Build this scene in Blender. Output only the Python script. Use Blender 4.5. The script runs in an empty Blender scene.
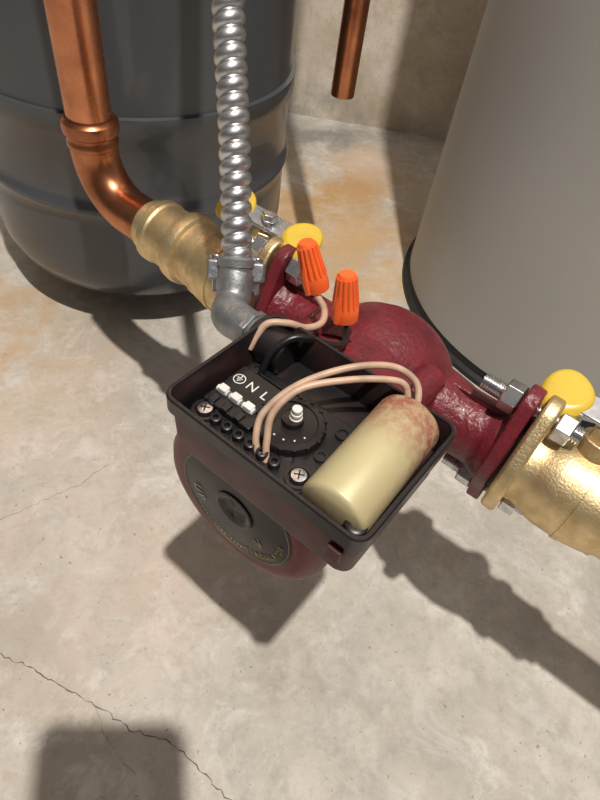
import bpy, bmesh, math, random
from mathutils import Vector, Matrix, geometry
random.seed(4)
sc = bpy.context.scene
sc.view_settings.view_transform = 'Standard'
sc.view_settings.look = 'None'
V = Vector

# ------------------------------------------------------------ materials
def new_mat(name):
    m = bpy.data.materials.new(name); m.use_nodes = True
    return m, m.node_tree.nodes, m.node_tree.links, m.node_tree.nodes['Principled BSDF']

def mat(name, col, rough=0.5, metal=0.0, var=0.12, vscale=60, bump=0.0, bscale=200, coat=0.0, col2=None, spec=0.5, rvar=0.1, bdist=0.0006):
    m, n, l, b = new_mat(name)
    tc = n.new('ShaderNodeTexCoord')
    nz = n.new('ShaderNodeTexNoise'); nz.inputs['Scale'].default_value = vscale; nz.inputs['Detail'].default_value = 5
    l.new(tc.outputs['Object'], nz.inputs['Vector'])
    mx = n.new('ShaderNodeMix'); mx.data_type = 'RGBA'
    c2 = col2 if col2 else tuple(max(0, c*(1-2*var)) for c in col)
    c1 = col if col2 else tuple(min(1, c*(1+var)) for c in col)
    mx.inputs[6].default_value = (*c1, 1); mx.inputs[7].default_value = (*c2, 1)
    mr = n.new('ShaderNodeMapRange'); mr.inputs[1].default_value = 0.38; mr.inputs[2].default_value = 0.66
    l.new(nz.outputs['Fac'], mr.inputs[0]); l.new(mr.outputs[0], mx.inputs[0])
    l.new(mx.outputs[2], b.inputs['Base Color'])
    rr = n.new('ShaderNodeMapRange'); rr.inputs[3].default_value = max(0.03, rough-rvar); rr.inputs[4].default_value = rough+rvar
    l.new(nz.outputs['Fac'], rr.inputs[0]); l.new(rr.outputs[0], b.inputs['Roughness'])
    b.inputs['Metallic'].default_value = metal
    b.inputs['Specular IOR Level'].default_value = spec
    b.inputs['Coat Weight'].default_value = coat
    if bump > 0:
        n2 = n.new('ShaderNodeTexNoise'); n2.inputs['Scale'].default_value = bscale; n2.inputs['Detail'].default_value = 3
        l.new(tc.outputs['Object'], n2.inputs['Vector'])
        bp = n.new('ShaderNodeBump'); bp.inputs['Strength'].default_value = bump; bp.inputs['Distance'].default_value = bdist
        l.new(n2.outputs['Fac'], bp.inputs['Height']); l.new(bp.outputs[0], b.inputs['Normal'])
    return m

def concrete(name, base1, base2, light, stains):
    m, n, l, b = new_mat(name)
    g = n.new('ShaderNodeNewGeometry'); P = g.outputs['Position']
    def noise(s, d=6, r=0.6, dist=0.0):
        x = n.new('ShaderNodeTexNoise'); x.inputs['Scale'].default_value = s; x.inputs['Detail'].default_value = d
        x.inputs['Roughness'].default_value = r; x.inputs['Distortion'].default_value = dist
        l.new(P, x.inputs['Vector']); return x.outputs['Fac']
    def rng(src, a, c, o0=0, o1=1):
        x = n.new('ShaderNodeMapRange'); x.inputs[1].default_value = a; x.inputs[2].default_value = c
        x.inputs[3].default_value = o0; x.inputs[4].default_value = o1; l.new(src, x.inputs[0]); return x.outputs[0]
    def mixc(f, A, B):
        x = n.new('ShaderNodeMix'); x.data_type = 'RGBA'
        l.new(f, x.inputs[0])
        for v, i in ((A, 6), (B, 7)):
            if isinstance(v, tuple): x.inputs[i].default_value = (*v, 1)
            else: l.new(v, x.inputs[i])
        return x.outputs[2]
    def mul(a, c):
        x = n.new('ShaderNodeMath'); x.operation = 'MULTIPLY'; l.new(a, x.inputs[0])
        if isinstance(c, (int, float)): x.inputs[1].default_value = c
        else: l.new(c, x.inputs[1])
        return x.outputs[0]
    c = mixc(rng(noise(8, 10, .64, .5), .40, .60), base1, base2)
    c = mixc(mul(rng(noise(24, 10, .76, .7), .50, .60), .75), c, light)
    c = mixc(mul(rng(noise(55, 10, .8, .3), .50, .64), .50), c, (base2[0]*.76, base2[1]*.73, base2[2]*.69))
    c = mixc(mul(rng(noise(13, 9, .72, .6), .54, .66), .50), c, (base2[0]*.82, base2[1]*.75, base2[2]*.66))
    c = mixc(mul(rng(noise(120, 6, .7, .0), .54, .66), .30), c, (base2[0]*.62, base2[1]*.58, base2[2]*.54))
    for (cx, cy, cz, rad, col, amt, ns) in stains:
        vd = n.new('ShaderNodeVectorMath'); vd.operation = 'DISTANCE'
        l.new(P, vd.inputs[0]); vd.inputs[1].default_value = (cx, cy, cz)
        f = rng(vd.outputs['Value'], rad*.3, rad, 1, 0)
        f = mul(mul(f, rng(noise(ns, 8, .68, .3), .38, .58)), amt)
        c = mixc(f, c, col)
    sp = rng(noise(260, 2, .5), .69, .74)
    c = mixc(mul(sp, .55), c, (.14, .11, .09))
    l.new(c, b.inputs['Base Color'])
    b.inputs['Roughness'].default_value = .6
    b.inputs['Specular IOR Level'].default_value = .35
    bp = n.new('ShaderNodeBump'); bp.inputs['Strength'].default_value = .5; bp.inputs['Distance'].default_value = .003
    l.new(noise(45, 10, .78), bp.inputs['Height']); l.new(bp.outputs[0], b.inputs['Normal'])
    return m

ORN = (.54, .36, .19); GRY = (.33, .31, .28); PNK = (.66, .50, .40)
M_floor = concrete('concrete_floor', (.62, .575, .51), (.50, .46, .405), (.72, .69, .64), [
    (-.34, .38, 0, .20, ORN, .85, 11), (-.01, .76, 0, .20, (.50, .29, .11), .85, 10), (.05, .60, 0, .16, (.58, .38, .19), .9, 12),
    (-.28, .28, 0, .16, PNK, .6, 9), (.22, .2, 0, .22, GRY, .45, 18), (.05, .10, 0, .14, GRY, .45, 25), (.022, .122, 0, .03, (.36, .30, .24), .7, 60),
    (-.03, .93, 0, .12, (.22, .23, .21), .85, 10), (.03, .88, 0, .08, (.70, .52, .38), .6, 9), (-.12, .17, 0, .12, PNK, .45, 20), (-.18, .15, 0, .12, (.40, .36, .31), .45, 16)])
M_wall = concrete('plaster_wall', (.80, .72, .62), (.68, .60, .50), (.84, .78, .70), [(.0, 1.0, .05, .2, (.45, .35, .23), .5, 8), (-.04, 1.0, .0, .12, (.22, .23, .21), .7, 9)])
M_crack = mat('crack_dark', (.15, .11, .08), .9)
M_copper = mat('copper', (.74, .31, .16), .27, 1, vscale=40, col2=(.50, .19, .10), bump=.05, bscale=90)
M_copper_dark = mat('copper_fitting', (.62, .25, .12), .3, 1, vscale=45, col2=(.38, .14, .07), bump=.05)
M_brass = mat('brass', (.80, .64, .38), .48, 1, vscale=120, col2=(.62, .47, .25), bump=.8, bscale=800, bdist=.0003, rvar=.08)
M_red = mat('red_cast_iron', (.172, .015, .025), .40, 0, vscale=70, col2=(.105, .010, .016), bump=.9, bscale=380, coat=.15, bdist=.0008)
M_motor = mat('red_motor_shell', (.175, .020, .026), .45, 0, vscale=60, col2=(.115, .013, .018), bump=.2, bscale=400)
M_maroon = mat('maroon_painted_housing', (.105, .016, .019), .5, 0, vscale=60, col2=(.045, .010, .012), bump=.2, bscale=400)
M_black = mat('black_plastic', (.008, .008, .009), .34, 0, vscale=80, bump=.15, bscale=500)
M_black2 = mat('black_plastic_rim', (.016, .011, .012), .36, 0, vscale=120, col2=(.009, .008, .009), bump=.1)
M_blackdust = mat('black_oversprayed', (.009, .008, .009), .4, 0, vscale=60, col2=(.035, .015, .014))
M_rubber = mat('black_rubber', (.010, .010, .010), .6)
M_label = mat('label_dark', (.020, .019, .020), .42)
M_zinc = mat('zinc_steel', (.72, .72, .74), .28, 1, vscale=200, col2=(.5, .5, .52), bump=.1)
M_alu = mat('aluminium_conduit', (.66, .67, .69), .38, 1, vscale=150, col2=(.42, .43, .45), bump=.15, bscale=300)
M_diecast = mat('diecast_zinc', (.32, .33, .34), .5, .85, vscale=150, bump=.6, bscale=350)
M_orange = mat('orange_plastic', (.95, .15, .03), .38, 0, vscale=60, var=.05)
M_yellow = mat('yellow_vinyl', (.68, .47, .045), .33, 0, vscale=60, var=.05, coat=.2)
M_white = mat('white_plastic', (.75, .74, .70), .4, 0, var=.05)
M_print = mat('grey_print', (.55, .54, .50), .5, 0, var=.05)
M_tan = mat('tan_wire_insulation', (.52, .35, .25), .42, 0, vscale=100, var=.12)
M_blackwire = mat('black_wire_insulation', (.010, .010, .011), .3, 0)
M_tank = mat('grey_tank_paint', (.066, .071, .080), .33, 0, vscale=7, col2=(.054, .058, .066), bump=.05, bscale=40, coat=.3)
M_heater = mat('greige_jacket', (.40, .39, .37), .5, 0, vscale=5, col2=(.375, .365, .345), bump=.3, bscale=260, bdist=.0004)
M_gold_txt = mat('gold_print', (.50, .39, .18), .45, .2)
M_phone = mat('phone_glass', (.02, .02, .025), .2, 0, coat=.5)

def capmat():
    m, n, l, b = new_mat('gold_capacitor')
    tc = n.new('ShaderNodeTexCoord'); sp = n.new('ShaderNodeSeparateXYZ'); l.new(tc.outputs['Object'], sp.inputs[0])
    nz = n.new('ShaderNodeTexNoise'); nz.inputs['Scale'].default_value = 300; nz.inputs['Detail'].default_value = 7; nz.inputs['Roughness'].default_value = .75
    l.new(tc.outputs['Object'], nz.inputs['Vector'])
    mr = n.new('ShaderNodeMapRange'); mr.inputs[1].default_value = -.100; mr.inputs[2].default_value = -.074; mr.inputs[3].default_value = .0; mr.inputs[4].default_value = 1.15
    l.new(sp.outputs['Y'], mr.inputs[0])
    mz_ = n.new('ShaderNodeMapRange'); mz_.inputs[1].default_value = .070; mz_.inputs[2].default_value = .055; mz_.inputs[3].default_value = .0; mz_.inputs[4].default_value = .5
    l.new(sp.outputs['Z'], mz_.inputs[0])
    ad = n.new('ShaderNodeMath'); ad.operation = 'ADD'; ad.use_clamp = True; l.new(mr.outputs[0], ad.inputs[0]); l.new(mz_.outputs[0], ad.inputs[1])
    r2 = n.new('ShaderNodeMapRange'); r2.inputs[1].default_value = .38; r2.inputs[2].default_value = .58; r2.inputs[3].default_value = .25; l.new(nz.outputs['Fac'], r2.inputs[0])
    ml = n.new('ShaderNodeMath'); ml.operation = 'MULTIPLY'; l.new(ad.outputs[0], ml.inputs[0]); l.new(r2.outputs[0], ml.inputs[1])
    mx = n.new('ShaderNodeMix'); mx.data_type = 'RGBA'; mx.inputs[6].default_value = (.53, .465, .26, 1); mx.inputs[7].default_value = (.34, .10, .075, 1)
    l.new(ml.outputs[0], mx.inputs[0]); l.new(mx.outputs[2], b.inputs['Base Color'])
    b.inputs['Roughness'].default_value = .42; b.inputs['Metallic'].default_value = .15
    return m
M_cap = capmat()

# ------------------------------------------------------------ mesh helpers
def finish(name, bm, m, parent=None, smooth=True, bevel=0, autos=40):
    bmesh.ops.recalc_face_normals(bm, faces=bm.faces)
    me = bpy.data.meshes.new(name); bm.to_mesh(me); bm.free()
    for x in (m if isinstance(m, (list, tuple)) else [m]): me.materials.append(x)
    o = bpy.data.objects.new(name, me); sc.collection.objects.link(o)
    if smooth:
        for p in me.polygons: p.use_smooth = True
        try: me.set_sharp_from_angle(angle=math.radians(autos))
        except Exception: pass
    if bevel:
        b = o.modifiers.new('bevel', 'BEVEL'); b.width = bevel; b.segments = 3; b.limit_method = 'ANGLE'; b.angle_limit = math.radians(35)
    if parent: o.parent = parent
    return o

def basis(axis):
    w = V(axis).normalized()
    h = V((0, 0, 1)) if abs(w.z) < .9 else V((0, 1, 0))
    u = (h - w*h.dot(w)).normalized(); v = w.cross(u)
    return u, v, w

def loft(name, loops, m, parent=None, cap0=True, cap1=True, mids=None, bevel=0, smooth=True, capmi=(0, 0), autos=40, closed=False):
    bm = bmesh.new(); rows = [[bm.verts.new(p) for p in lp] for lp in loops]
    n = len(rows[0])
    pairs = [(i, i+1) for i in range(len(rows)-1)]
    if closed: pairs.append((len(rows)-1, 0)); cap0 = cap1 = False
    for i, i2 in pairs:
        for j in range(n):
            f = bm.faces.new((rows[i][j], rows[i][(j+1) % n], rows[i2][(j+1) % n], rows[i2][j]))
            if mids: f.material_index = mids[i]
    if cap0: bm.faces.new(rows[0][::-1]).material_index = capmi[0]
    if cap1: bm.faces.new(rows[-1]).material_index = capmi[1]
    return finish(name, bm, m, parent, smooth, bevel, autos)

def lathe(name, prof, o, axis, m, parent=None, seg=48, bevel=0, phase=0, autos=40):
    u, v, w = basis(axis); o = V(o)
    closed = len(prof) > 3 and prof[0] == prof[-1]
    if closed: prof = prof[:-1]
    loops = []
    for (h, r) in prof:
        r = max(r, 1e-5)
        loops.append([o + w*h + (u*math.cos(phase+2*math.pi*k/seg) + v*math.sin(phase+2*math.pi*k/seg))*r for k in range(seg)])
    return loft(name, loops, m, parent, bevel=bevel, autos=autos, closed=closed)

def ring(name, r0, r1, h0, h1, o, axis, m, parent, seg=48):
    return lathe(name, [(h0, r0), (h1, r0), (h1, r1), (h0, r1), (h0, r0)], o, axis, m, parent, seg)

def cyl(name, a, b, r, m, parent=None, seg=32, bevel=0, r2=None, phase=0):
    a, b = V(a), V(b); L = (b-a).length
    return lathe(name, [(0, r), (L, r if r2 is None else r2)], a, b-a, m, parent, seg, bevel, phase)

def catmull(pts, n=10):
    pts = [V(p) for p in pts]; P = [2*pts[0]-pts[1]] + pts + [2*pts[-1]-pts[-2]]; out = []
    for i in range(1, len(P)-2):
        for k in range(n):
            t = k/n; a, b, c, d = P[i-1], P[i], P[i+1], P[i+2]
            out.append(.5*((2*b)+(c-a)*t+(2*a-5*b+4*c-d)*t*t+(3*b-a-3*c+d)*t**3))
    out.append(pts[-1]); return out

def resample(pts, step):
    out = [pts[0].copy()]; acc = 0; cur = pts[0]
    for q in pts[1:]:
        while (q-cur).length + acc >= step:
            d = (q-cur).normalized(); cur = cur + d*(step-acc); acc = 0; out.append(cur.copy())
        acc += (q-cur).length; cur = q
    return out

def sweep(name, pts, rf, m, parent=None, seg=16, cap=True, autos=60):
    pts = [V(p) for p in pts]; loops = []; u = None; s = 0
    for i, p in enumerate(pts):
        t = (pts[min(i+1, len(pts)-1)] - pts[max(i-1, 0)]).normalized()
        if i: s += (p-pts[i-1]).length
        if u is None: u = basis(t)[0]
        u = (u - t*u.dot(t)).normalized(); v = t.cross(u)
        loops.append([p + (u*math.cos(2*math.pi*k/seg)+v*math.sin(2*math.pi*k/seg))*rf(s, 2*math.pi*k/seg) for k in range(seg)])
    return loft(name, loops, m, parent, cap, cap, autos=autos)

def wire(name, pts, r, m, parent=None):
    return sweep(name, catmull(pts, 12), lambda s, a: r, m, parent, 14)

def threaded(name, a, b, r, m, parent=None, pitch=.0014):
    a, b = V(a), V(b); L = (b-a).length; n = int(L/(pitch/6)); pts = [a+(b-a)*i/n for i in range(n+1)]
    return sweep(name, pts, lambda s, g: r - .0008 + .0008*abs(2*((s/pitch - g/(2*math.pi)) % 1)-1), m, parent, 20, autos=80)

def hexnut(name, c, axis, af, h, m, parent=None, phase=0):
    w = V(axis).normalized(); r = af/math.sqrt(3)
    return lathe(name, [(-h/2, r*.93), (-h/2+h*.1, r), (h/2-h*.1, r), (h/2, r*.93)], c, w, m, parent, 6, bevel=.0003, phase=phase, autos=20)

def rrect(x0, x1, y0, y1, r, z, n=6):
    pts = []
    for (cx, cy, a0) in ((x1-r, y1-r, 0), (x0+r, y1-r, 90), (x0+r, y0+r, 180), (x1-r, y0+r, 270)):
        for k in range(n+1):
            a = math.radians(a0+90*k/n); pts.append(V((cx+r*math.cos(a), cy+r*math.sin(a), z)))
    return pts

def rbox(name, x0, x1, y0, y1, z0, z1, r, m, parent=None, bevel=.0004):
    return loft(name, [rrect(x0, x1, y0, y1, r, z0), rrect(x0, x1, y0, y1, r, z1)], m, parent, bevel=bevel)

def oval_flange(name, a0, a1, m, parent, ear=.032, er=.0115, cr=.025, bevel=.0012):
    pts = []
    for (cc, rr) in ((ear, er), (-ear, er), (0, cr)):
        for k in range(40):
            t = 2*math.pi*k/40; pts.append((rr*math.cos(t), cc+rr*math.sin(t)))
    hull = [pts[i] for i in geometry.convex_hull_2d(pts)]
    return loft(name, [[V((a0, x, y)) for x, y in hull], [V((a1, x, y)) for x, y in hull]], m, parent, bevel=bevel, autos=30)

def text(name, s, size, loc, rotm, m, parent):
    cu = bpy.data.curves.new(name+'_c', 'FONT'); cu.body = s; cu.size = size; cu.extrude = .00008; cu.align_x = 'CENTER'; cu.align_y = 'CENTER'
    t = bpy.data.objects.new(name+'_t', cu); sc.collection.objects.link(t)
    bpy.context.view_layer.update()
    me = bpy.data.meshes.new_from_object(t.evaluated_get(bpy.context.evaluated_depsgraph_get()))
    bpy.data.objects.remove(t)
    me.transform(Matrix.Translation(V(loc)) @ rotm.to_4x4()); me.materials.clear(); me.materials.append(m)
    o = bpy.data.objects.new(name, me); sc.collection.objects.link(o); o.parent = parent; return o

def empty(name, loc=(0, 0, 0), rz=0):
    e = bpy.data.objects.new(name, None); e.empty_display_size = .02; e.location = loc; e.rotation_euler = (0, 0, rz)
    sc.collection.objects.link(e); return e

O = V((.0437, .2317, .192)); RZ = math.radians(-31.8)
def pe(name): return empty(name, O, RZ)

# ------------------------------------------------------------ room
def plane(name, pts, m):
    bm = bmesh.new(); bm.faces.new([bm.verts.new(p) for p in pts]); return finish(name, bm, m, None, False)
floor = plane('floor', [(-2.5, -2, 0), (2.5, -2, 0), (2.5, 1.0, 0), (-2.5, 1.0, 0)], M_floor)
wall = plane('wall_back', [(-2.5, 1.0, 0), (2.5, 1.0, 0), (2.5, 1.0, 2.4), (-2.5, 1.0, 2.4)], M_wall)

def crack(name, pts, w0):
    out = []
    for i in range(len(pts)-1):
        a, b = V((*pts[i], 0)), V((*pts[i+1], 0)); n = max(2, int((b-a).length/.003))
        for k in range(n):
            p = a+(b-a)*k/n; out.append(p+V((random.uniform(-1, 1), random.uniform(-1, 1), 0))*.0011)
    out.append(V((*pts[-1], 0)))
    bm = bmesh.new(); rows = []
    for i, p in enumerate(out):
        t = (out[min(i+1, len(out)-1)]-out[max(i-1, 0)]).normalized(); nn = V((-t.y, t.x, 0)); w = w0*random.uniform(.25, 1.2)
        rows.append((bm.verts.new(p+nn*w+V((0, 0, .0003))), bm.verts.new(p-nn*w+V((0, 0, .0003)))))
    for i in range(len(rows)-1): bm.faces.new((rows[i][0], rows[i][1], rows[i+1][1], rows[i+1][0]))
    return finish(name, bm, M_crack, floor, False)
crack('crack_main', [(-.20, .118), (-.1678, .1024), (-.1494, .0989), (-.1227, .0909), (-.0968, .0829), (-.0706, .0725), (-.0446, .0707), (-.026, .06), (-.0012, .0454), (.03, .02)], .00036)
crack('crack_branch', [(-.0968, .0829), (-.085, .066), (-.06, .05)], .00012)
crack('crack_fine', [(-.24, .18), (-.212, .196), (-.1656, .2374), (-.15, .262)], .00014)

# ------------------------------------------------------------ expansion tank (left)
T = empty('expansion_tank', (-.204, .56, 0))
R = .146
prof = [(.024, .0), (.0245, .06), (.027, .095), (.034, .122), (.046, .137), (.064, .1445), (.082, R)]
def bead(z, d=.0035, w=.008): return [(z-w, R), (z-w*.5, R+d*.7), (z, R+d), (z+w*.5, R+d*.7), (z+w, R)]
prof += [(.125, R)] + bead(.140, .004, .007) + [(.155, R)] + [(.200, R), (.204, R+.004), (.220, R+.0045), (.2205, R+.0005), (.226, R)]
prof += [(.36, R)] + bead(.38) + [(.50, R), (.54, .14), (.575, .11), (.595, .06), (.6, .02), (.64, .02), (.64, 0)]
lathe('shell', prof, (0, 0, 0), (0, 0, 1), M_tank, T, 128, autos=50)
ring('foot_ring', .070, .073, 0, .03, (0, 0, 0), (0, 0, 1), M_tank, T, 64)
cyl('tank_nipple', (0, 0, .63), (0, 0, 1.6), .0143, M_copper, T)

# ------------------------------------------------------------ water heater (right)
Hh = empty('water_heater', (.315, .597, 0))
r = .211
lathe('jacket', [(.014, r-.003), (.016, r), (.6, r), (.6, r+.001), (.61, r+.001), (.61, r), (1.28, r), (1.30, r-.01), (1.31, r-.03), (1.315, 0)], (0, 0, 0), (0, 0, 1), M_heater, Hh, 160)
lathe('base_pan', [(0, 0), (0, r+.006), (.006, r+.006), (.008, r+.001), (.0145, r-.001), (.0145, 0)], (0, 0, 0), (0, 0, 1), M_rubber, Hh, 128)

# ------------------------------------------------------------ discharge pipe hanging at back
D = empty('copper_discharge_pipe', (-.009, .583, 0))
lathe('pipe', [(.20, .0095), (.20, .0111), (1.25, .0111), (1.25, .0095), (.2, .0095)], (0, 0, 0), (0, 0, 1), M_copper_dark, D, 40)
sweep('elbow_to_heater', catmull([(0, 0, 1.24), (.006, .001, 1.262), (.03, .002, 1.275), (.14, .004, 1.275)], 8), lambda s, a: .0111, M_copper_dark, D, 24)

# ------------------------------------------------------------ pump
P = pe('circulator_pump')
lathe('volute', [(-.036, .0), (-.036, .0435), (-.028, .0435), (-.0275, .0395), (-.022, .0395), (-.018, .0405), (-.008, .0415), (.006, .040), (.014, .035), (.020, .028), (.024, .020), (.0245, .0)], (0, 0, 0), (0, 1, 0), M_red, P, 96, bevel=0)
lathe('volute_scroll', [(-.018, .0), (-.018, .037), (-.010, .0420), (.002, .0420), (.010, .036), (.010, 0)], (.000, 0, -.001), (0, 1, 0), M_red, P, 96, autos=70)
for s in (-1, 1):
    sweep('neck_%d' % (s+2), catmull([(s*.020, -.004, 0), (s*.042, -.001, 0), (s*.060, 0, 0), (s*.072, 0, 0)], 8), lambda q, a: .026 - .0075*min(1, q/.03) + (.004*max(0, (q-.044)/.008)), M_red, P, 48)
    oval_flange('pump_flange_%d' % (s+2), s*.0715, s*.0788, M_red, P, er=.0108, cr=.0235)
    rbox('neck_rib_%d' % (s+2), min(s*.02, s*.0715), max(s*.02, s*.0715), -.0022, .0022, .012, .0215, .001, M_red, P, .001)
for k in range(4):
    a = math.radians(45+90*k); x, z = .042*math.cos(a), .042*math.sin(a)
    cyl('bolt_lug_%d' % k, (x*1.03, -.038, z*1.03), (x*1.03, -.016, z*1.03), .0080, M_red, P, 24, .001)
    cyl('cap_screw_%d' % k, (x*1.03, -.046, z*1.03), (x*1.03, -.038, z*1.03), .0045, M_zinc, P, 24, .0005)
lathe('motor_housing', [(0, 0), (0, .042), (.004, .0435), (.006, .042), (.060, .0425), (.064, .0445), (.074, .0452), (.078, .0448), (.0815, .0432), (.0838, .0405), (.0848, .0370), (.0850, .0340), (.0850, .0)], (0, -.036, 0), (0, -1, 0), M_motor, P, 96, autos=50)
lz = .0015
lathe('label_disc', [(0, 0), (0, .0325), (.0006, .0325), (.0008, .0320), (.0008, 0)], (0, -.1206, lz), (0, -1, 0), M_label, P, 72)
lathe('vent_plug', [(0, .0), (0, .0108), (.0010, .0108), (.0014, .0098), (.0012, .0085), (.0002, .007), (.0002, 0)], (0, -.1212, lz), (0, -1, 0), M_black, P, 48)
ring('label_line', .0310, .0312, 0, .00015, (0, -.1214, lz), (0, -1, 0), M_gold_txt, P, 72)
rot = Matrix(((1, 0, 0), (0, 0, -1), (0, 1, 0)))
def label_text(nm, s, size, ang, rad, mm):
    a = math.radians(ang); loc = (rad*math.cos(a), -.1216, lz+rad*math.sin(a))
    text(nm, s, size, loc, rot @ Matrix.Rotation(a+math.radians(90), 3, 'Z'), mm, P)
for i, ch in enumerate('CIRCULATOR'): label_text('print_a%d' % i, ch, .0042, -72+i*7.8, .0272, M_gold_txt)
label_text('print_l', 'V', .0080, -38, .0195, M_gold_txt)
for i, ch in enumerate('UP'): label_text('print_b%d' % i, ch, .0075, -166+i*14, .0235, M_print)
for i, ch in enumerate('230V 60HZ 3SPD'): label_text('print_c%d' % i, ch, .0022, -136+i*4.4, .0280, M_print)

# terminal box
bx0, bx1, by0, by1, zt, zf = -.0315, .062, -.131, -.064, .063, .0455
loops = [rrect(bx0+.004, bx1-.004, by0+.004, by1-.002, .005, .030), rrect(bx0+.0025, bx1-.0025, by0+.0025, by1-.001, .005, .034),
         rrect(bx0+.0018, bx1-.0018, by0+.0018, by1-.001, .005, .0545), rrect(bx0, bx1, by0, by1, .006, .0555),
         rrect(bx0, bx1, by0, by1, .006, zt-.0006), rrect(bx0+.0006, bx1-.0006, by0+.0006, by1-.0006, .0055, zt),
         rrect(bx0+.0018, bx1-.0018, by0+.0018, by1-.0018, .0045, zt), rrect(bx0+.0022, bx1-.0022, by0+.0022, by1-.0022, .004, zt-.0006),
         rrect(bx0+.0030, bx1-.0030, by0+.0030, by1-.0030, .004, zf)]
loft('terminal_box', loops, [M_maroon, M_black2, M_black, M_blackdust], P, mids=[0, 0, 0, 1, 1, 1, 2, 3], capmi=(0, 3), autos=30)
lathe('lid_boss', [(0, .0040), (.0155, .0040), (.016, .0034), (.016, .0018), (.012, .0018), (.012, 0)], (bx1-.0068, by0+.0068, zf), (0, 0, 1), M_black2, P, 28)
rbox('box_latch', .050, .056, -.1315, -.129, .043, .050, .0008, M_maroon, P)
rbox('box_spine', -.006, .03, by1-.004, -.034, .028, .044, .004, M_red, P)
# terminal module
rbox('terminal_module', -.0265, .0305, -.1265, -.083, zf-.001, zf+.0035, .002, M_black, P)
rbox('module_step', -.0255, -.0010, -.1145, -.090, zf+.003, zf+.0065, .001, M_black, P)
mz = zf+.0035
for i in range(3):
    x = -.0215+.0068*i
    rbox('terminal_lever_%d' % i, x-.0021, x+.0021, -.1085, -.1050, mz+.002, mz+.0055, .0006, M_white, P)
    cyl('terminal_pivot_%d' % i, (x-.0028, -.1070, mz+.0035), (x+.0028, -.1070, mz+.0035), .0015, M_white, P, 16)
    rbox('terminal_slot_%d' % i, x-.0016, x+.0016, -.1145, -.1100, mz, mz+.0040, .0004, M_black2, P)
for i, ch in enumerate('ENL'):
    if i: text('mark_%d' % i, ch, .0062, (-.0215+.0068*i, -.0975, mz+.0032), Matrix.Identity(3), M_white, P)
ring('earth_mark', .0023, .0027, 0, .0002, (-.0215, -.0975, mz+.003), (0, 0, 1), M_white, P, 28)
for j, (w_, dy) in enumerate(((.0028, .0004), (.0018, -.0005), (.0008, -.0013))):
    rbox('earth_bar_%d' % j, -.0215-w_/2, -.0215+w_/2, -.0975+dy-.00018, -.0975+dy+.00018, mz+.003, mz+.0033, .0001, M_white, P, 0)
rbox('earth_stem', -.0217, -.0213, -.0971, -.0953, mz+.003, mz+.0033, .0001, M_white, P, 0)
for i in range(6):
    x = -.0145+.0060*i
    lathe('socket_%d' % i, [(0, .0024), (.003, .0024), (.0033, .002), (.0033, .0013), (.001, .0013), (.001, 0)], (x, -.1185, mz), (0, 0, 1), M_black2, P, 24)
for i in range(3):
    lathe('pin_socket_%d' % i, [(0, .0021), (.0022, .0021), (.0024, .0012), (.001, .0012), (.001, 0)], (-.006+.006*i, -.1235, mz), (0, 0, 1), M_black2, P, 24)
for i, (x, y) in enumerate(((-.0213, -.1175), (.0258, -.1165))):
    ring('screw_seat_%d' % i, .0042, .0054, 0, .001, (x, y, mz), (0, 0, 1), M_black2, P, 28)
    lathe('screw_head_%d' % i, [(0, .0036), (.0012, .0036), (.0022, .0030), (.0025, .0015), (.0025, 0)], (x, y, mz), (0, 0, 1), M_zinc, P, 28)
    for q in (0, 1):
        m4 = rbox('screw_slot_%d%d' % (i, q), -.0020, .0020, -.0003, .0003, 0, .0002, .0002, M_black, P, 0)
        m4.location = (x, y, mz+.0024); m4.rotation_euler = (0, 0, math.radians(30+90*q))
dc = (.0085, -.1005)
lathe('speed_dial', [(0, .0142), (.0025, .0142), (.0035, .0135), (.0035, .0110), (.0030, .0106), (.0030, 0)], (*dc, mz), (0, 0, 1), M_black2, P, 56)
for k in range(16):
    a = 2*math.pi*k/16; x, y = dc[0]+.0137*math.cos(a), dc[1]+.0137*math.sin(a)
    rbox('dial_tooth_%d' % k, x-.0007, x+.0007, y-.0007, y+.0007, mz, mz+.004, .0003, M_black, P, 0)
lathe('dial_shaft', [(0, .0045), (.003, .0045), (.0032, .003), (.0032, 0)], (dc[0], dc[1]+.001, mz+.003), (0, 0, 1), M_black2, P, 28)
for k in range(3):
    cyl('dial_stem_%d' % k, (dc[0]+.001, -.099, mz+.005+.0024*k), (dc[0]+.001, -.099, mz+.0067+.0024*k), .0027-.0003*k, M_white, P, 12, .0003)
cyl('dial_stem_core', (dc[0]+.001, -.099, mz+.003), (dc[0]+.001, -.099, mz+.0110), .0017, M_white, P, 12)
for k in range(5):
    a = math.radians(235+28*k); cyl('dial_dot_%d' % k, (dc[0]+.0088*math.cos(a), dc[1]+.0088*math.sin(a), mz+.002), (dc[0]+.0088*math.cos(a), dc[1]+.0088*math.sin(a), mz+.0032), .0004, M_white, P, 10)
for k, (x, y, r0) in enumerate(((.026, -.089, .0022), (-.0215, -.0865, .0018), (.0262, -.1035, .0018), (.001, -.0872, .0015))):
    lathe('module_hole_%d' % k, [(0, r0+.0008), (.0012, r0+.0008), (.0012, r0), (.0004, r0), (.0004, 0)], (x, y, mz), (0, 0, 1), M_black2, P, 24)
rbox('module_rib', -.018, .000, -.0895, -.0888, mz, mz+.003, .0003, M_black2, P)
cyl('cable_entry', (-.034, -.0728, .0525), (-.0150, -.0728, .0525), .0095, M_black2, P, 40, .001)
rbox('cable_entry_saddle', -.0300, -.0160, -.0815, -.0665, zf, .0525, .002, M_black2, P)
# capacitor
lathe('capacitor', [(0, 0), (0, .0118), (.0006, .0128), (.0018, .0133), (.051, .0133), (.0525, .0130), (.0532, .0122), (.0530, .0115), (.0520, .0112), (.0520, .0)], (.0458, -.1255, .0580), (-.03, 1, .02), M_cap, P, 64)
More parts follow.
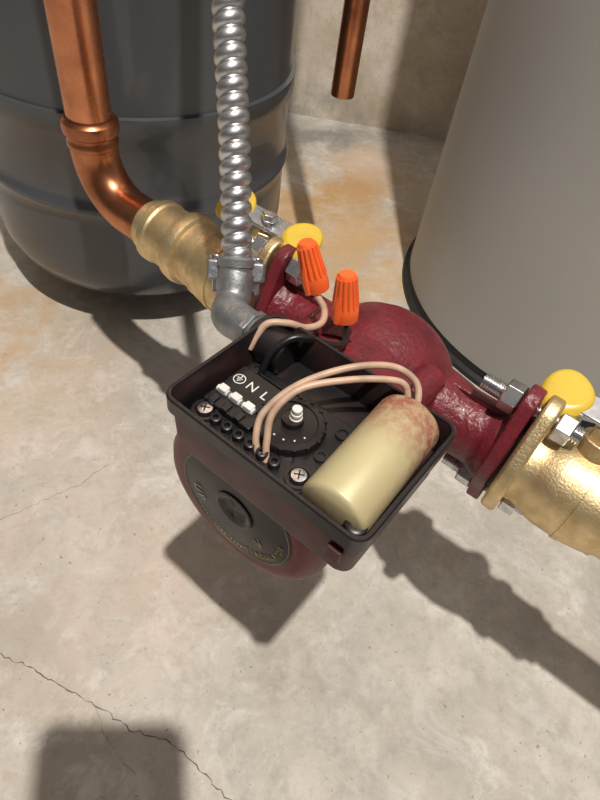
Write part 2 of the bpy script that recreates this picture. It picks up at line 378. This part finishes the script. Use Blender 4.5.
# flange bolts
for s in (-1, 1):
    for c in (.032, -.032):
        nm = '%d_%d' % (s+2, c > 0)
        threaded('flange_bolt_'+nm, (s*.051, 0, c), (s*.102, 0, c), .0046, M_zinc, P)
        hexnut('flange_nut_'+nm, (s*.0665, 0, c), (1, 0, 0), .0140, .009, M_zinc, P, .3)
        hexnut('bolt_head_'+nm, (s*.0935, 0, c), (1, 0, 0), .0140, .008, M_zinc, P, .1)

# ------------------------------------------------------------ brass isolation valves
def valve(s, nm, xa, up):
    E = pe(nm)
    oval_flange('brass_flange', s*.0808, s*.0885, M_brass, E, ear=.031, er=.0120, cr=.031, bevel=.0018)
    cyl('gasket', (s*.0789, 0, 0), (s*.0810, 0, 0), .022, M_rubber, E)
    pr = [(0, .0), (0, .022), (.004, .0215), (.008, .0225), (.012, .0240), (.018, .0250), (.034, .0250), (.040, .0240), (.044, .0232), (.046, .0232), (.048, .0215),
          (.060, .0210), (.0615, .0232), (.066, .0240), (.0705, .0232), (.072, .0205), (.088, .0200), (.0895, .0212), (.094, .0212), (.0955, .0200), (.098, .0172), (.103, .0172), (.104, .0150), (.104, .0)]
    lathe('valve_body', pr, (s*.0885, 0, 0), (s, 0, 0), M_brass, E, 64, autos=25)
    ring('body_band', .0240, .0258, 0, .003, (s*.1165, 0, 0), (s, 0, 0), M_brass, E, 64)
    ax = V((0, .26, .966)); b = V((xa, 0, 0))
    cyl('packing_boss', b+ax*.020, b+ax*(up-.011), .0095, M_brass, E, 32, .0008)
    hexnut('packing_nut', b+ax*(up-.0085), ax, .013, .006, M_brass, E)
    cyl('stem', b+ax*(up-.009), b+ax*(up+.005), .0032, M_zinc, E, 20)
    top = b+ax*up
    hexnut('handle_nut', b+ax*(up+.003), ax, .009, .004, M_zinc, E)
    side = V((1, 0, 0)); n = ax; t = n.cross(side).normalized()
    def strap(name, prof2, th, mm, bv=.3):
        lo = [[top + side*x + t*y + n*(z-th/2) for (x, y, z) in prof2], [top + side*x + t*y + n*(z+th/2) for (x, y, z) in prof2]]
        return loft(name, lo, mm, E, bevel=th*bv)
    strap('handle_strap', [(-.017, -.0055, -.003), (.017, -.0055, -.003), (.017, .0055, .003), (-.017, .0055, .003)], .0018, M_zinc)
    for q in (-1, 1):
        pts = []
        for k in range(36):
            a = 2*math.pi*k/36; x = .0245+.0120*math.cos(a); y = (.0105+.0016*math.cos(a))*math.sin(a)
            pts.append((q*x, y, .60*y-.04*(x-.012)))
        if q < 0: pts = pts[::-1]
        strap('handle_wing_%d' % (q+2), pts, .0065, M_yellow, .42)
    return E
Vl = valve(-1, 'brass_isolation_valve', -.100, .0435); Vr = valve(1, 'brass_isolation_valve.001', .1105, .0425)

# ------------------------------------------------------------ copper riser with elbow (left)
C = pe('copper_riser_pipe')
xe = -.243
arc = [V((-.185, 0, 0)), V((-.205, 0, 0))]
rb = .034
for k in range(0, 13):
    a = math.radians(90*k/12); arc.append(V((xe+rb - rb*math.sin(a), 0, rb - rb*math.cos(a))))
arc.append(V((xe, 0, rb+.012)))
sweep('elbow', arc, lambda s, a: .0155, M_copper_dark, C, 40)
lathe('elbow_collar', [(0, .0155), (.001, .0166), (.004, .0166), (.005, .0160), (.008, .0160), (.0095, .0178), (.013, .0183), (.0165, .0178), (.018, .016), (.019, .0155), (.019, 0)], (xe, 0, rb+.002), (0, 0, 1), M_copper_dark, C, 48)
cyl('riser', (xe, 0, rb), (xe, 0, 1.5), .0143, M_copper, C, 48)
C2 = pe('copper_return_pipe')
sweep('run', catmull([(.186, 0, 0), (.25, 0, 0), (.33, 0, 0), (.352, 0, .006), (.362, 0, .024), (.364, 0, .05), (.364, 0, .8), (.364, 0, 1.5)], 10), lambda s, a: .0143, M_copper, C2, 40)

# ------------------------------------------------------------ flexible conduit
F = pe('flexible_metal_conduit')
path = resample(catmull([(-.0665, -.052, .056), (-.071, -.047, .066), (-.094, -.026, .107), (-.119, -.005, .149), (-.150, .022, .21), (-.175, .045, .30), (-.185, .055, .45), (-.186, .056, .9)], 40), .0005)
pitch = .0066
def cr(s, g):
    f = (s/pitch - g/(2*math.pi)) % 1
    return .0060 + (.0014*(math.sin(math.pi*f/.80) ** .45) if f < .80 else 0)
sweep('corrugated_sheath', path, cr, M_alu, F, 36, autos=80)
cyl('connector_barrel', (-.0325, -.072, .0510), (-.050, -.070, .0495), .0088, M_diecast, F, 36, .001)
lathe('connector_locknut', [(0, 0), (0, .0104), (.0035, .0104), (.0035, .0)], (-.036, -.072, .0508), (-1, .05, -.05), M_diecast, F, 8, .0004)
sweep('connector_elbow', catmull([(-.046, -.0705, .0495), (-.055, -.068, .0485), (-.060, -.0605, .050), (-.0650, -.0530, .057)], 10), lambda s, a: .0086+.0005*math.sin(s*260), M_diecast, F, 36)
ax = V((-.35, .42, .84)).normalized()
c1 = V((-.0630, -.0560, .0500))
lathe('connector_clamp', [(0, 0), (0, .0086), (.001, .0094), (.006, .0094), (.0065, .0089), (.0115, .0089), (.012, .0095), (.0155, .0095), (.0165, .0085), (.0165, .0)], c1, ax, M_diecast, F, 40, autos=25)
sd = V((.78, .45, 0)); sd = (sd-ax*sd.dot(ax)).normalized()
fr = ax.cross(sd)
for q in (-1, 1):
    c0 = c1 + ax*.0095 + sd*q*.0098
    lo = []
    for h in (-.0045, .0050):
        lo.append([c0+ax*h+sd*x+fr*y for x, y in ((-.0038, -.0035), (.0038, -.0030), (.0038, .0030), (-.0038, .0035))])
    loft('clamp_ear_%d' % (q+2), lo, M_diecast, F, bevel=.0012)
    cyl('clamp_screw_%d' % (q+2), c0+ax*.005, c0+ax*.0072, .0029, M_zinc, F, 24, .0004)
    cyl('clamp_screw_shank_%d' % (q+2), c0-ax*.010, c0+ax*.005, .0016, M_zinc, F, 16)

# ------------------------------------------------------------ wire nuts
def wirenut(nm, base, tip):
    E = pe(nm); base, tip = V(base), V(tip); L = (tip-base).length
    lathe('cap_body', [(0, .0045), (0, .0062), (L*.12, .0064), (L*.3, .0062), (L*.35, .0056), (L*.8, .0046), (L*.95, .0042), (L, .0034), (L, 0)], base, tip-base, M_orange, E, 36)
    u, v, w = basis(tip-base)
    for k in range(14):
        a = 2*math.pi*k/14; d = u*math.cos(a)+v*math.sin(a)
        cyl('grip_rib_%d' % k, base+w*L*.32+d*.0057, base+w*L*.93+d*.0042, .0007, M_orange, E, 8)
    for q in (-1, 1):
        d = u*q
        lo = [base+w*L*.02+d*.0055, base+w*L*.02+d*.0078, base+w*L*.4+d*.0070, base+w*L*.62+d*.005]
        th = v*.0011
        loft('wing_%d' % (q+2), [[p-th for p in lo], [p+th for p in lo]], M_orange, E, bevel=.0003)
    return E
wirenut('wire_nut', (-.034, -.030, .055), (-.042, -.033, .0785))
wirenut('wire_nut.001', (-.0133, -.0344, .052), (-.0171, -.0343, .0755))

Wt = pe('tan_supply_wire')
wire('strand', [(-.0340, -.0300, .060), (-.0325, -.032, .054), (-.0225, -.039, .0545), (-.0160, -.050, .057), (-.0165, -.061, .0605), (-.022, -.068, .0640), (-.028, -.075, .0635), (-.0295, -.083, .054)], .0016, M_tan, Wt)
Wb = pe('black_supply_wire')
wire('strand', [(-.0130, -.0344, .058), (-.0115, -.0355, .050), (-.0045, -.046, .050), (-.0055, -.058, .056), (-.010, -.067, .0625), (-.015, -.074, .0635), (-.0185, -.082, .058), (-.019, -.087, .049)], .0016, M_blackwire, Wb)
Wc = pe('capacitor_lead_wires')
wire('lead_1', [(.0085, -.1190, .048), (.0040, -.1160, .0535), (.0015, -.1090, .0605), (.0058, -.0950, .0680), (.0165, -.0790, .0732), (.0280, -.0660, .0730), (.0375, -.0625, .0695), (.0425, -.0660, .0645), (.0430, -.0720, .0600)], .0014, M_tan, Wc)
wire('lead_2', [(.0120, -.1190, .048), (.0085, -.1150, .0545), (.0052, -.1085, .0625), (.0082, -.0970, .0690), (.0190, -.0825, .0710), (.0300, -.0712, .0710), (.0360, -.0675, .0695), (.0395, -.0690, .0640), (.0400, -.0730, .0590)], .0014, M_tan, Wc)

# ------------------------------------------------------------ photographer's phone (casts the shadow at lower left)
cam_r = V((.9859, .126, .1105)).normalized(); cam_b = V((0, -.6595, .7517)).normalized(); cam_u = cam_b.cross(cam_r).normalized(); cam_r = cam_u.cross(cam_b)
CM = Matrix(((cam_r.x, cam_u.x, cam_b.x, 0), (cam_r.y, cam_u.y, cam_b.y, 0), (cam_r.z, cam_u.z, cam_b.z, .42), (0, 0, 0, 1)))
S = empty('smartphone'); S.matrix_world = CM
rbox('phone_body', -.058, .014, -.133, .014, .004, .012, .010, M_phone, S, .001)
for (x, y) in ((.0, -.022), (-.02, -.010)):
    lathe('lens_ring', [(0, 0), (0, .007), (.0018, .007), (.0018, 0)], (x, y, .0022), (0, 0, 1), M_phone, S, 28)

# ------------------------------------------------------------ camera, light, world
cd = bpy.data.cameras.new('camera'); cam = bpy.data.objects.new('camera', cd); sc.collection.objects.link(cam)
cd.sensor_fit = 'VERTICAL'; cd.sensor_height = 36; cd.lens = 26.0; cd.clip_start = .005
cam.matrix_world = CM
sc.camera = cam
ld = bpy.data.lights.new('ceiling_bulb', 'POINT'); ld.energy = 180; ld.shadow_soft_size = .025; ld.color = (1, .95, .88)
lo = bpy.data.objects.new('ceiling_bulb', ld); lo.location = (.2, -.27, 2.1); sc.collection.objects.link(lo)
w = bpy.data.worlds.new('world'); sc.world = w; w.use_nodes = True
n = w.node_tree.nodes; l = w.node_tree.links; bg = n['Background']
tc = n.new('ShaderNodeTexCoord'); sp = n.new('ShaderNodeSeparateXYZ'); l.new(tc.outputs['Generated'], sp.inputs[0])
cr_ = n.new('ShaderNodeValToRGB'); l.new(sp.outputs['Z'], cr_.inputs[0])
cr_.color_ramp.elements[0].position = 0.0; cr_.color_ramp.elements[0].color = (.30, .275, .25, 1)
cr_.color_ramp.elements[1].position = .9; cr_.color_ramp.elements[1].color = (.95, .92, .88, 1)
l.new(cr_.outputs[0], bg.inputs[0]); bg.inputs[1].default_value = .24
